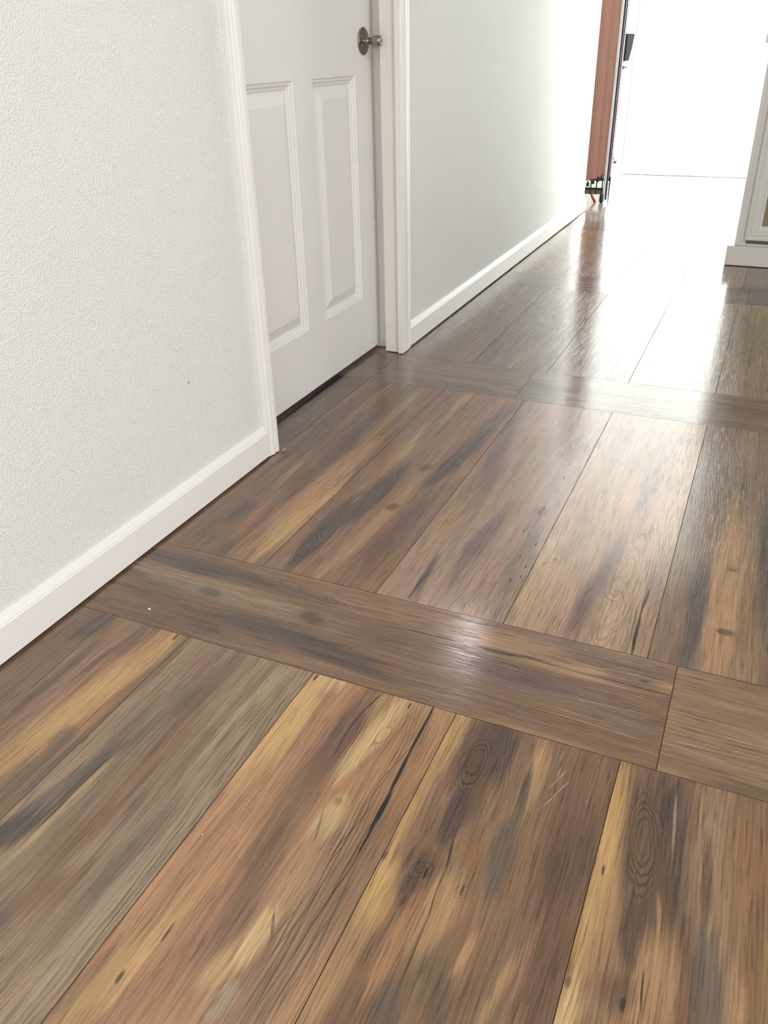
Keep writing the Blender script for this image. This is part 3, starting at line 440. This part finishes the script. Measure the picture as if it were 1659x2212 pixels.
'B2':[(-0.1013,0.2081,0.026,0.3257,-0.137,(116,92,86),0.8,0.5,0,0),(-0.1282,0.0723,0.012,0.2211,-0.017,(172,138,102),0.7,0.5,0,0),(-0.091,-0.2247,0.016,0.1262,-0.009,(172,138,102),0.7,0.5,0,0),(-0.0018,-0.2786,0.02,0.1576,0.066,(116,90,92),0.75,0.5,0,0),(0.1088,0.043,0.022,0.3769,-0.043,(160,138,122),0.7,0.5,0,0),(0.0659,-0.1285,0.02,0.2866,-0.034,(160,130,116),0.6,0.6,0,0),(0.0969,-0.3095,0.018,0.1816,-0.027,(122,104,96),0.7,0.6,0,0),(-0.0832,-0.1437,0.018,0.0923,0.028,(98,76,64),0.5,0.3,2,4),(-0.0584,-0.4266,0.008,0.0848,-0.067,(84,76,84),0.8,0.5,0,0),(0.0875,-0.0845,0.0033,0.008,0.0,(34,25,22),0.9,0.35,1,0),(0.0837,-0.1075,0.0044,0.008,0.0,(34,25,22),0.8,0.35,1,0),(0.0853,-0.0956,0.016,0.0184,0.119,(98,76,64),0.4,0.6,0,0),(0.0857,-0.2095,0.0019,0.008,0.0,(34,25,22),0.8,0.35,1,0),(0.0943,-0.2971,0.0019,0.008,0.0,(34,25,22),0.8,0.35,1,0),(0.1138,-0.3292,0.0019,0.008,0.0,(34,25,22),0.8,0.35,1,0),(0.114,-0.3656,0.0019,0.008,0.0,(34,25,22),0.8,0.35,1,0),(0.1003,-0.3866,0.0019,0.008,0.0,(34,25,22),0.8,0.35,1,0),(0.0728,-0.1951,0.0019,0.008,0.0,(34,25,22),0.8,0.35,1,0),(0.1099,-0.2391,0.0019,0.008,0.0,(34,25,22),0.8,0.35,1,0),(0.0839,0.1565,0.0019,0.008,0.0,(34,25,22),0.8,0.35,1,0),(0.0915,0.0794,0.0019,0.008,0.0,(34,25,22),0.8,0.35,1,0),(0.1334,0.3337,0.0019,0.008,0.0,(34,25,22),0.8,0.35,1,0),(-0.0593,-0.456,0.0016,0.0534,0.056,(34,25,22),0.7,0.35,1,0),(-0.0617,-0.4563,0.0016,0.0222,0.058,(34,25,22),0.6,0.35,1,0),(-0.0262,0.1715,0.014,0.1588,-0.039,(70,54,44),0.6,0.4,3,1.5),(0.126,-0.4193,0.014,0.0904,-0.008,(70,54,44),0.8,0.4,3,1.7),(0.0322,-0.477,0.03,0.0441,0.144,(70,54,44),0.6,0.4,3,1.4)],
'B3':[(-0.0351,0.3145,0.02,0.2015,0.027,(166,146,128),0.7,0.6,0,0),(0.0354,0.0653,0.016,0.1692,-0.015,(130,114,104),0.8,0.6,0,0),(0.0038,-0.3368,0.019,0.2017,0.107,(118,90,84),0.85,0.5,0,0),(0.0946,0.1975,0.015,0.1782,0.054,(176,146,124),0.6,0.6,0,0),(0.0499,-0.3317,0.03,0.2253,-0.006,(182,150,120),0.85,0.4,0,0),(0.1159,-0.361,0.016,0.1828,-0.041,(142,114,94),0.7,0.5,0,0),(0.0452,-0.2713,0.029,0.1436,0.073,(98,76,64),0.55,0.3,2,5),(0.0521,-0.4121,0.034,0.1208,0.009,(98,76,64),0.4,0.3,2,4),(0.0884,-0.1596,0.0008,0.0601,-0.043,(34,25,22),0.8,0.35,1,0),(0.0929,-0.2565,0.0011,0.0512,-0.043,(34,25,22),0.8,0.35,1,0),(0.0952,-0.3516,0.0022,0.0507,0.012,(34,25,22),0.95,0.35,1,0),(0.0975,-0.4597,0.0028,0.0636,-0.036,(34,25,22),0.95,0.35,1,0),(-0.0087,-0.3663,0.0011,0.0249,0.206,(34,25,22),0.7,0.35,1,0),(-0.0936,-0.2814,0.0028,0.008,0.0,(34,25,22),0.6,0.35,1,0),(-0.1102,-0.3042,0.0022,0.008,0.0,(34,25,22),0.5,0.35,1,0),(0.0757,-0.3578,0.0006,0.1124,0.044,(34,25,22),0.5,0.35,1,0),(0.0728,-0.3473,0.0006,0.0613,-0.108,(34,25,22),0.5,0.35,1,0),(0.0379,-0.4614,0.0006,0.0687,0.087,(34,25,22),0.5,0.35,1,0),(0.0864,-0.2532,0.0006,0.1218,-0.005,(34,25,22),0.5,0.35,1,0),(-0.0026,-0.4403,0.0006,0.0615,0.054,(34,25,22),0.5,0.35,1,0),(0.0831,-0.3377,0.016,0.1786,-0.045,(70,54,44),0.9,0.4,3,1.5),(-0.0021,-0.4421,0.014,0.0751,0.005,(70,54,44),0.8,0.4,3,1.6),(0.0408,0.1384,0.014,0.1352,-0.019,(70,54,44),0.5,0.4,3,1.4)],
'B4':[(-0.1104,0.1299,0.022,0.2707,0.015,(112,94,82),0.75,0.6,0,0),(-0.0111,0.1133,0.01,0.2051,-0.005,(104,88,76),0.7,0.5,0,0),(-0.0208,-0.2304,0.03,0.3125,-0.015,(172,136,100),0.85,0.5,0,0),(-0.0674,-0.3675,0.022,0.1833,0.01,(86,76,74),0.9,0.35,0,0),(-0.0934,-0.3905,0.02,0.1584,0.013,(128,100,82),0.8,0.5,0,0),(-0.0091,-0.4007,0.016,0.009,0.0,(98,76,64),0.9,0.5,0,0),(-0.0128,-0.1894,0.01,0.009,0.0,(98,76,64),0.7,0.5,0,0),(0.0428,-0.1182,0.022,0.2653,-0.017,(82,76,72),0.85,0.4,0,0),(0.0285,-0.2724,0.012,0.2425,-0.019,(150,116,84),0.6,0.5,0,0),(-0.0906,-0.2242,0.02,0.0327,0.5,(98,76,64),0.4,0.3,2,2),(-0.117,0.2297,0.02,0.2591,-0.019,(70,54,44),0.5,0.4,3,1.3),(-0.0264,0.204,0.02,0.1974,-0.021,(70,54,44),0.4,0.4,3,1.3)],
'U0':[(-0.0056,-0.0674,0.01,0.0732,-0.114,(98,76,64),0.5,0.6,0,0),(0.0635,0.021,0.02,0.2395,-0.133,(134,114,100),0.6,0.6,0,0),(-0.0524,0.1031,0.014,0.1534,-0.2,(140,118,102),0.6,0.6,0,0),(-0.0271,-0.0263,0.0011,0.0592,-0.063,(34,25,22),0.5,0.35,1,0),(0.001,0.0247,0.02,0.2128,-0.114,(70,54,44),0.6,0.4,3,1.2)],
'U1':[(-0.0022,-0.4625,0.03,0.1034,-0.253,(104,86,86),0.6,0.6,0,0),(0.0423,0.0634,0.02,0.1075,-0.248,(104,90,82),0.6,0.6,0,0),(0.004,-0.2269,0.0028,0.008,0.0,(34,25,22),0.9,0.35,1,0),(0.0009,-0.1967,0.0028,0.008,0.0,(34,25,22),0.9,0.35,1,0)],
'C0':[(-0.0084,0.0484,0.016,0.5378,0.088,(132,112,98),0.7,0.6,0,0),(-0.0916,0.0204,0.014,0.3555,0.037,(104,88,84),0.6,0.6,0,0),(-0.0729,0.111,0.03,0.5094,0.045,(70,54,44),0.5,0.4,3,1.2)],
'C1':[(-0.164,-0.0763,0.022,0.4498,0.009,(150,124,104),0.8,0.6,0,0),(-0.0613,-0.2651,0.014,0.2812,0.106,(100,84,82),0.6,0.6,0,0),(-0.1001,-0.1048,0.03,0.4211,0.033,(70,54,44),0.5,0.4,3,1.2)],
'C2':[(-0.3176,-0.109,0.024,0.366,-0.037,(106,92,90),0.7,0.6,0,0),(-0.2318,-0.0543,0.015,0.3299,-0.117,(140,124,112),0.6,0.6,0,0),(-0.162,-0.0402,0.04,0.4431,-0.063,(70,54,44),0.7,0.4,3,1.2)],
'C3':[(-0.3577,-0.1559,0.0014,0.2061,-0.002,(34,25,22),0.7,0.35,1,0),(-0.1985,0.1021,0.0028,0.008,0.0,(34,25,22),0.8,0.35,1,0),(-0.1813,0.0657,0.0028,0.008,0.0,(34,25,22),0.8,0.35,1,0),(-0.1812,-0.0299,0.0028,0.008,0.0,(34,25,22),0.8,0.35,1,0),(-0.1726,-0.0922,0.0028,0.008,0.0,(34,25,22),0.8,0.35,1,0),(-0.1611,-0.1634,0.0028,0.008,0.0,(34,25,22),0.8,0.35,1,0),(-0.1408,-0.2282,0.0028,0.008,0.0,(34,25,22),0.8,0.35,1,0),(-0.2446,-0.053,0.0028,0.008,0.0,(34,25,22),0.8,0.35,1,0),(-0.3321,-0.1532,0.03,0.3307,-0.011,(70,54,44),0.7,0.4,3,1.4)],
'C4':[(-0.3533,0.3587,0.0028,0.0105,-0.201,(34,25,22),0.8,0.35,1,0),(-0.1702,0.1213,0.016,0.5882,-0.047,(170,150,126),0.7,0.5,0,0),(-0.1981,-0.0395,0.02,0.4735,-0.043,(70,54,44),0.8,0.4,3,1.6)],
'C5':[(-0.3361,-0.0133,0.02,0.4121,-0.005,(160,140,112),0.7,0.5,0,0)],
}

# ---------------------------------------------------------------- floor: every plank a part
b = NB(); box(b, -3.2, 3.2, -3.2, 8.2, -.06, -.0045)
floor = struct('floor', b, M_sub)
XS = [-1.1725 + .2775 * i for i in range(-7, 16)]
GAP = .0003


def plank(x0, x1, y0, y1, mat):
    bm = NB()
    g = GAP / S
    x0 += g; x1 -= g; y0 += g; y1 -= g
    c = .0004 / S
    t, dz = 0.0, -.0045
    lo = [bm.verts.new(Vector(p) * S) for p in ((x0, y0, dz), (x1, y0, dz), (x1, y1, dz), (x0, y1, dz))]
    mi = [bm.verts.new(Vector(p) * S) for p in ((x0, y0, -c * .7), (x1, y0, -c * .7), (x1, y1, -c * .7), (x0, y1, -c * .7))]
    hi = [bm.verts.new(Vector(p) * S) for p in ((x0 + c, y0 + c, t), (x1 - c, y0 + c, t), (x1 - c, y1 - c, t), (x0 + c, y1 - c, t))]
    for i in range(4):
        j = (i + 1) % 4
        bm.faces.new((lo[i], lo[j], mi[j], mi[i]))
        bm.faces.new((mi[i], mi[j], hi[j], hi[i]))
    for f in bm.faces:
        f.material_index = 1
    bm.faces.new(hi).material_index = 0
    bm.faces.new(lo[::-1])
    o = obj('plank', bm, mat, parent=floor, origin=Vector(((x0 + x1) / 2, (y0 + y1) / 2, 0)) * S)
    o.data.materials.append(M_joint)
    return o


GEN = [wood('worn plank print %s' % nm, c, [], 90 + i) for i, (nm, c) in enumerate((('brown', (124, 106, 92)), ('grey', (116, 104, 96)), ('tan', (142, 120, 98))))]
GENX = [wood('worn cross plank print %s' % nm, c, [], 190 + i, True) for i, (nm, c) in enumerate((('brown', (120, 102, 88)), ('grey', (112, 100, 92))))]
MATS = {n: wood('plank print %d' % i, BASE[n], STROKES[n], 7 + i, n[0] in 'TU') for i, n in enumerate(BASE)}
bands = [(-3.04, -1.60), (-1.605, -.165), (-.155, 1.017), (1.29, 2.455), (2.73, 3.86), (4.135, 5.29), (5.565, 6.72), (6.995, 8.15)]
for bi, (ya, yb) in enumerate(bands):
    for i in range(len(XS) - 1):
        xa, xb = XS[i], XS[i + 1]
        k = {2: 'A', 3: 'B', 4: 'C'}.get(bi, '') + str(i - 7)
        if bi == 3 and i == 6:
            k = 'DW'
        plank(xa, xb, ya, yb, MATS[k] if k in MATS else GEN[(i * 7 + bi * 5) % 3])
strips = [(-.165, -.155, None), (1.017, 1.29, [-3.1, -2.33, -1.1725, -.008, 1.156, 2.32, 3.18]), (2.455, 2.73, [-3.1, -1.82, -.657, .5, 1.66, 2.82, 3.18]),
          (3.86, 4.135, [-3.1, -2.35, -1.19, -.0315, 1.13, 2.3, 3.18]), (5.29, 5.565, [-3.1, -1.8, -.64, .52, 1.68, 3.18]), (6.72, 6.995, [-3.1, -2.3, -1.15, .01, 1.17, 2.3, 3.18])]
for si, (ya, yb, js) in enumerate(strips[1:]):
    for i in range(len(js) - 1):
        m_ = GENX[(si + i) % 2]
        if si == 0 and js[i] == -1.1725: m_ = MATS['T0']
        if si == 0 and js[i] == -.008: m_ = MATS['T1']
        if si == 1 and js[i] == -1.82: m_ = MATS['U0']
        if si == 1 and js[i] == -.657: m_ = MATS['U1']
        if si == 1 and js[i] == -1.82:
            plank(-3.1, -1.1725, ya, yb, GENX[0]); plank(-1.1725, js[i + 1], ya, yb, m_); continue
        if si == 1 and i == 0:
            continue
        plank(js[i], js[i + 1], ya, yb, m_)

# ---------------------------------------------------------------- walls
WX = -1.183          # hall face of the left wall
CZ = 2.70
def W(name, *a):
    b = NB(); box(b, *a); return struct(name, b, M_wall)
W('wall_left', WX - .15, WX, -3.0, 1.79, 0, CZ)
W('wall_left_far', WX - .15, WX, 2.80, 5.93, 0, CZ)
W('wall_left_header', WX - .15, WX, 1.79, 2.80, 2.27, CZ)
W('wall_left_end', -1.42, -1.27, 7.1, 7.85, 0, CZ)
W('wall_spill_blocker', -.13, 3.05, 5.86, 5.96, 0, CZ)  # added unseen wall, keeps the far room's light off the hall wall
W('wall_far', -3.0, 3.05, 7.85, 8.0, 0, CZ)
W('wall_right', 3.05, 3.2, -3.0, 8.0, 0, CZ)
W('wall_back', -1.4, 3.05, -3.15, -3.0, 0, CZ)
W('wall_side_room', -3.15, -3.0, 5.0, 8.0, 0, CZ)
W('wall_side_room_near', -3.0, WX - .15, 4.9, 5.0, 0, CZ)
b = NB(); box(b, -3.2, 3.2, -3.2, 8.1, CZ, CZ + .05); struct('ceiling', b, M_ceil)

# closet side behind the door so that the doorway is closed off
bbp = [(WX, .0065), (-1.168, .0065), (-1.168, .0755), (-1.1705, .0775), (-1.1695, .080), (-1.177, .0915), (-1.1815, .0935), (WX, .0935)]
b = NB(); extrude(b, bbp, -2.98, 1.7805, 'y'); struct('baseboard_left', b, M_trim)
b = NB(); extrude(b, bbp, 2.827, 5.945, 'y'); struct('baseboard_left_far', b, M_trim)
bb2 = [(7.85, .004), (7.835, .004), (7.835, .060), (7.840, .068), (7.85, .072)]
b = NB(); extrude(b, bb2, -1.268, 3.05, 'x'); struct('baseboard_far', b, M_trim)
bb3 = [(-1.27, .004), (-1.255, .004), (-1.255, .060), (-1.262, .070), (-1.27, .072)]
b = NB(); extrude(b, bb3, 7.1, 7.834, 'y'); struct('baseboard_far_left', b, M_trim)

b = NB(); box(b, -1.2698, -1.2640, 7.8440, 7.8498, .075, CZ - .001); struct('far_corner_strip', b, M_greyst)  # thin grey strip set along the far corner gap

# ---------------------------------------------------------------- door, jambs, casing
def casing(y_in, s, name):
    # s=+1: opening edge at y_in, widening towards +y ; s=-1 the mirror
    wd = .091 if s > 0 else .049
    p = [(WX + .0005, y_in), (-1.1665, y_in), (-1.165, y_in + s * .004), (-1.165, y_in + s * .016), (-1.1695, y_in + s * .019), (-1.1695, y_in + s * .0215),
         (-1.165, y_in + s * .0235), (-1.164, y_in + s * wd * .6), (-1.1655, y_in + s * wd * .72), (-1.170, y_in + s * wd * .78), (-1.170, y_in + s * wd * .82), (-1.1675, y_in + s * wd * .86),
         (-1.1685, y_in + s * wd * .97), (-1.173, y_in + s * wd), (WX + .0005, y_in + s * wd)]
    b = NB(); extrude(b, p, .003, 2.30, 'z')
    return struct(name, b, M_trim)
casing(2.736, 1, 'trim_1')
casing(1.831, -1, 'trim_2')
b = NB(); box(b, WX + .0005, -1.166, 1.782, 2.827, 2.3005, 2.37, .002); struct('trim_3', b, M_trim)
# jambs with a rebate that the door closes into
b = NB(); extrude(b, [(-1.1705, 2.745), (-1.236, 2.745), (-1.240, 2.748), (-1.240, 2.792), (WX - .15, 2.792), (WX - .15, 2.7995), (-1.1825, 2.7995), (-1.1825, 2.790), (-1.1705, 2.752)], .004, 2.265, 'z')
struct('trim_4', b, M_jamb)
b = NB(); extrude(b, [(-1.1825, 1.7905), (WX - .15, 1.7905), (WX - .15, 1.80), (-1.242, 1.80), (-1.242, 1.822), (-1.1825, 1.822)], .004, 2.265, 'z')
struct('trim_5', b, M_jamb)
b = NB(); box(b, -1.333, -1.1835, 1.8225, 2.7445, 2.245, 2.2695); struct('trim_6', b, M_jamb)

DX = -1.285
Y0, Y1, Z0, Z1 = 1.802, 2.788, .014, 2.243
door = thing('door_1', '', '')
for k_ in ('label', 'category'):
    del door[k_]
door['kind'] = 'structure'
door.location = Vector((DX, Y0, Z0)) * S
ya = [(1.958, 2.258), (2.373, 2.657)]
za = [(.218, .925), (1.13, 1.72), (1.86, 2.10)]
ycut = [Y0, ya[0][0], ya[0][1], ya[1][0], ya[1][1], Y1]
zcut = [Z0, za[0][0], za[0][1], za[1][0], za[1][1], za[2][0], za[2][1], Z1]
b = NB()
gv = {(i, j): b.verts.new(Vector((DX, y, z)) * S) for i, y in enumerate(ycut) for j, z in enumerate(zcut)}
for i in range(5):
    for j in range(7):
        if i in (1, 3) and j in (1, 3, 5):
            continue
        b.faces.new((gv[i, j], gv[i + 1, j], gv[i + 1, j + 1], gv[i, j + 1]))
bk = [b.verts.new(Vector((DX - .042, y, z)) * S) for y, z in ((Y0, Z0), (Y1, Z0), (Y1, Z1), (Y0, Z1))]
b.faces.new(bk)
for ring in ([gv[i, 0] for i in range(6)] + [bk[1], bk[0]], [gv[i, 7] for i in range(6)] + [bk[2], bk[3]],
             [gv[0, j] for j in range(8)] + [bk[3], bk[0]], [gv[5, j] for j in range(8)] + [bk[2], bk[1]]):
    b.faces.new(ring)
obj('door_slab', b, M_door, parent=door)


def door_panel(y0, y1, z0, z1):
    b = NB()
    prof = [(0, 0), (.002, -.0035), (.009, -.0050), (.011, -.0085), (.018, -.0105), (.0195, -.0130), (.0225, -.0132), (.0240, -.0128), (.050, -.0028), (.052, -.0024)]
    rings = []
    for d, h in prof:
        d /= S
        h /= S
        rings.append([b.verts.new(Vector((DX + h, y, z)) * S) for y, z in ((y0 + d, z0 + d), (y1 - d, z0 + d), (y1 - d, z1 - d), (y0 + d, z1 - d))])
    for r0, r1 in zip(rings, rings[1:]):
        for i in range(4):
            b.faces.new((r0[i], r0[(i + 1) % 4], r1[(i + 1) % 4], r1[i]))
    b.faces.new(rings[-1])
    obj('door_panel', b, M_door, parent=door)


for z0, z1 in za:
    for y0, y1 in ya:
        door_panel(y0, y1, z0, z1)

rot = Matrix.Rotation(math.radians(90), 4, 'Y')
def atx(x, y, z):
    return Matrix.Translation(Vector((x, y, z)) * S) @ rot
kb = NB()
lathe(kb, [(.039, .0002), (.039, .003), (.036, .0055), (.024, .0065), (.018, .009)], atx(DX, 2.722, 1.019), 40)
kn = obj('door_knob_rosette', kb, M_nickel, parent=door, smooth=True)
kb = NB()
lathe(kb, [(.0125, .008), (.0115, .014), (.0112, .019), (.0088, .0235), (.0098, .030), (.0135, .038), (.0152, .046), (.0158, .056), (.0150, .0605), (.0135, .0620)], atx(DX, 2.722, 1.019), 40)
k2 = obj('door_knob', kb, M_nickel, parent=door, smooth=True)
kb = NB(); lathe(kb, [(.0085, .0615), (.0085, .0632), (.0075, .0638)], atx(DX, 2.722, 1.019), 24); k3 = obj('lock_face', kb, M_lock, parent=k2, smooth=True)
kb = NB(); box(kb, DX + .0636, DX + .0645, 2.7205, 2.7245, 1.014, 1.024); obj('keyhole', kb, M_black, parent=k2)

# added window frames, out of view, each with an area light in front
def window(name, x, y0, y1, z0, z1):
    b = NB()
    s_ = -1
    box(b, x - .02, x, y0 - .07, y0, z0 - .07, z1 + .07); box(b, x - .02, x, y1, y1 + .07, z0 - .07, z1 + .07)
    box(b, x - .02, x, y0, y1, z1, z1 + .07); box(b, x - .02, x, y0, y1, z0 - .07, z0)
    box(b, x - .02, x, (y0 + y1) / 2 - .015, (y0 + y1) / 2 + .015, z0, z1)
    struct(name, b, M_trim)
window('window_1', 3.049, 6.05, 7.25, .6, 2.2)
window('window_2', 3.049, -.8, 1.4, .6, 2.2)

# ---------------------------------------------------------------- white cabinet at the right
CY = 4.60
cab = thing('cabinet', 'white painted cabinet with framed amber glass door at the right edge', 'cabinet', (.3, 4.9, 0))
b = NB(); box(b, -.146, 1.25, CY, 5.255, .0985, .98, .002); obj('body', b, M_cab, parent=cab)
b = NB(); box(b, -.178, 1.28, CY - .012, 5.2595, .003, .0975, .003); obj('plinth', b, M_cab, parent=cab)
b = NB(); box(b, -.17, 1.28, CY - .02, 5.2595, .9805, 1.02, .004); obj('countertop', b, M_trim, parent=cab)
b = NB(); box(b, -.146, -.128, CY - .008, CY - .0005, .10, .979, .0015); obj('corner_strip', b, M_cab, parent=cab)


def cab_door(x0, x1, z0, z1):
    b = NB()
    prof = [(0, 0), (0, .012), (.004, .014), (.014, .014), (.016, .010), (.022, .010), (.024, .013), (.052, .013), (.056, .007), (.066, .006), (.068, .002)]
    rings = []
    for d, h in prof:
        rings.append([b.verts.new(Vector((x, CY - .0004 - h, z)) * S) for x, z in ((x0 + d, z0 + d), (x1 - d, z0 + d), (x1 - d, z1 - d), (x0 + d, z1 - d))])
    for r0, r1 in zip(rings, rings[1:]):
        for i in range(4):
            b.faces.new((r0[i], r0[(i + 1) % 4], r1[(i + 1) % 4], r1[i]))
    d = obj('cabinet_door', b, M_cab, parent=cab)
    b = NB(); box(b, x0 + .0682, x1 - .0682, CY - .002, CY - .0008, z0 + .0682, z1 - .0682)
    obj('glass_pane', b, M_glass, parent=d)
cab_door(-.104, .52, .128, .94)
cab_door(.54, 1.2, .128, .94)
b = NB(); box(b, -.096, 1.21, CY - .006, CY - .0005, .112, .1255); obj('bottom_rail', b, M_greyst, parent=cab)

# ---------------------------------------------------------------- folding screen at the end of the left wall
SY = 6.30
scn = thing('folding_screen', 'tall tan folding screen with black scalloped foot rail at the wall end', 'screen', (-1.2, SY, 0))


def leaf(x0, x1, y, z0, z1):
    """gently fluted upholstered leaf with a scalloped lower edge"""
    b = NB()
    n = 36
    fr, bk = [], []
    for i in range(n + 1):
        x = x0 + (x1 - x0) * i / n
        ph = (x - x1) / .031 * math.pi
        zz = z0 + .035 * (i / n - .5) - .012 * abs(math.sin(ph))
        yy = y - .003 * abs(math.sin(ph * .5))
        fr.append((b.verts.new(Vector((x, yy, zz)) * S), b.verts.new(Vector((x, yy, z1)) * S)))
        bk.append((b.verts.new(Vector((x, y + .012, zz)) * S), b.verts.new(Vector((x, y + .012, z1)) * S)))
    for i in range(n):
        b.faces.new((fr[i][0], fr[i + 1][0], fr[i + 1][1], fr[i][1]))
        b.faces.new((bk[i][0], bk[i][1], bk[i + 1][1], bk[i + 1][0]))
        b.faces.new((fr[i][1], fr[i + 1][1], bk[i + 1][1], bk[i][1]))
        b.faces.new((fr[i][0], bk[i][0], bk[i + 1][0], fr[i + 1][0]))
    b.faces.new((fr[0][0], fr[0][1], bk[0][1], bk[0][0])); b.faces.new((fr[n][0], bk[n][0], bk[n][1], fr[n][1]))
    return b
obj('panel', leaf(-1.50, -1.128, SY, .150, 2.05), M_tan, parent=scn)
b = NB(); box(b, -1.1275, -1.112, SY - .006, SY + .012, .035, 2.06, .001); o = obj('edge_frame', b, M_edge, parent=scn); o['label'] = 'pale edge strip'
b = NB(); box(b, -1.1115, -1.099, SY - .002, SY + .016, .022, 2.06, .001); o = obj('edge_frame', b, M_black, parent=scn); o['label'] = 'black edge strip'
b = NB(); box(b, -1.0985, -1.0935, SY + .03, SY + .05, .17, 2.05); o = obj('hinge_strip', b, M_pinkd, parent=scn)
b = NB(); box(b, -1.30, -1.0930, SY + .0515, SY + .075, .14, 2.05, .001); o = obj('rear_leaf', b, M_dark, parent=scn)
# scalloped black rail
b = NB()
for i, xx in enumerate((-1.238, -1.203, -1.168, -1.142)):
    zc = .118 + .016 * i
    lathe(b, [(.002, -.012), (.010, -.006), (.012, .006), (.003, .026)], Matrix.Translation(Vector((xx, SY - .004, zc)) * S), 12)
box(b, -1.30, -1.128, SY - .003, SY + .008, .085, .100, .001)
obj('scalloped_rail', b, M_black, parent=scn)
b = NB(); box(b, -1.30, -1.1285, SY - .005, SY + .006, .058, .0845, .001); obj('lower_rail', b, M_greyst, parent=scn)
for xx, zt in ((-1.215, .150), (-1.176, .165), (-1.136, .19)):
    b = NB(); box(b, xx - .004, xx + .004, SY - .007, SY + .002, .055, zt, .001); obj('rail_post', b, M_black, parent=scn)
def leg(pts, rad, mat):
    b = NB()
    prev = None
    for (x, y, z), r_ in zip(pts, rad):
        ring = [b.verts.new(Vector((x + r_ * math.cos(a), y + r_ * math.sin(a), z)) * S) for a in [2 * math.pi * i / 14 for i in range(14)]]
        if prev:
            for i in range(14):
                b.faces.new((prev[i], prev[(i + 1) % 14], ring[(i + 1) % 14], ring[i]))
        else:
            b.faces.new(ring[::-1])
        prev = ring
    b.faces.new(prev)
    return obj('leg', b, mat, parent=scn, smooth=True)
leg([(-1.178, SY, .001), (-1.182, SY, .014), (-1.192, SY, .030), (-1.202, SY, .050), (-1.206, SY, .062)], [.008, .0105, .0115, .010, .009], M_rust)
leg([(-1.131, SY, .001), (-1.131, SY, .008), (-1.131, SY, .03), (-1.130, SY, .058)], [.010, .0165, .0175, .016], M_black)
leg([(-1.097, SY + .06, .0), (-1.097, SY + .06, .04), (-1.097, SY + .06, .14)], [.003, .0045, .006], M_black)

# ---------------------------------------------------------------- small things on the far left wall
fx = thing('wall_fixture', 'dark tapered panel between white brackets on the far wall', 'fixture', (-1.27, 7.55, .96))
b = NB(); extrude(b, [(7.40, .868), (7.57, .868), (7.66, .95), (7.73, 1.052), (7.40, 1.052)], -1.2695, -1.257, 'x'); obj('panel', b, M_dark, parent=fx)
b = NB(); box(b, -1.2695, -1.2555, 7.39, 7.74, 1.0525, 1.085, .001); obj('bracket', b, M_trim, parent=fx)
b = NB(); box(b, -1.2695, -1.2555, 7.39, 7.56, .835, .8675, .001); obj('bracket', b, M_trim, parent=fx)
b = NB(); box(b, -1.2695, -1.2565, 7.38, 7.52, .815, .8345, .001); obj('clip', b, M_black, parent=fx)
for (y, z), lb in (((7.29, .182), 'small black block on the far wall beside the folding screen, upper of two'),
                   ((7.45, .140), 'small black block on the far wall above the baseboard, lower of two')):
    b = NB(); box(b, -1.2698, -1.250, y - .02, y + .035, z - .010, z + .010, .001)
    o = obj('wall_block', b, M_black, origin=Vector((-1.26, y, z)) * S)
    o['label'] = lb; o['category'] = 'block'; o['group'] = 'small black blocks low on the far wall'


def crumb(name, x, y, s_, seed, lb, cat='crumb'):
    rn = random.Random(seed)
    b = NB()
    bmesh.ops.create_icosphere(b, subdivisions=1, radius=s_)
    for v in b.verts:
        v.co = Vector((v.co.x * 1.3, v.co.y * .8, v.co.z * .6)) * rn.uniform(.7, 1.15)
    mz = min(v.co.z for v in b.verts)
    for v in b.verts:
        v.co += Vector((x * S, y * S, .0002 - mz))
    o = obj(name, b, M_crumb, origin=Vector((x * S, y * S, 0)))
    o['label'] = lb; o['category'] = cat
crumb('crumb', -1.0251, 1.060, .0032, 1, 'white crumb on the wide cross plank near the left baseboard')
crumb('crumb', -.5974, .634, .0012, 2, 'tiny white speck on the orange plank in the foreground')
b = NB()
rn = random.Random(5)
for i in range(5):
    x, y = -1.160 + rn.uniform(-.006, .010), 1.822 + rn.uniform(-.02, .02)
    mt_ = Matrix.Translation(Vector((x * S, y * S, .0025)))
    bmesh.ops.create_icosphere(b, subdivisions=1, radius=.003, matrix=mt_ @ Matrix.Diagonal((1.5, .8, .7, 1)))
o = obj('caulk_chip', b, plain('old caulk', (176, 160, 138), .8)); o['label'] = 'crumbled beige caulk chips at the foot of the left door casing'; o['category'] = 'debris'
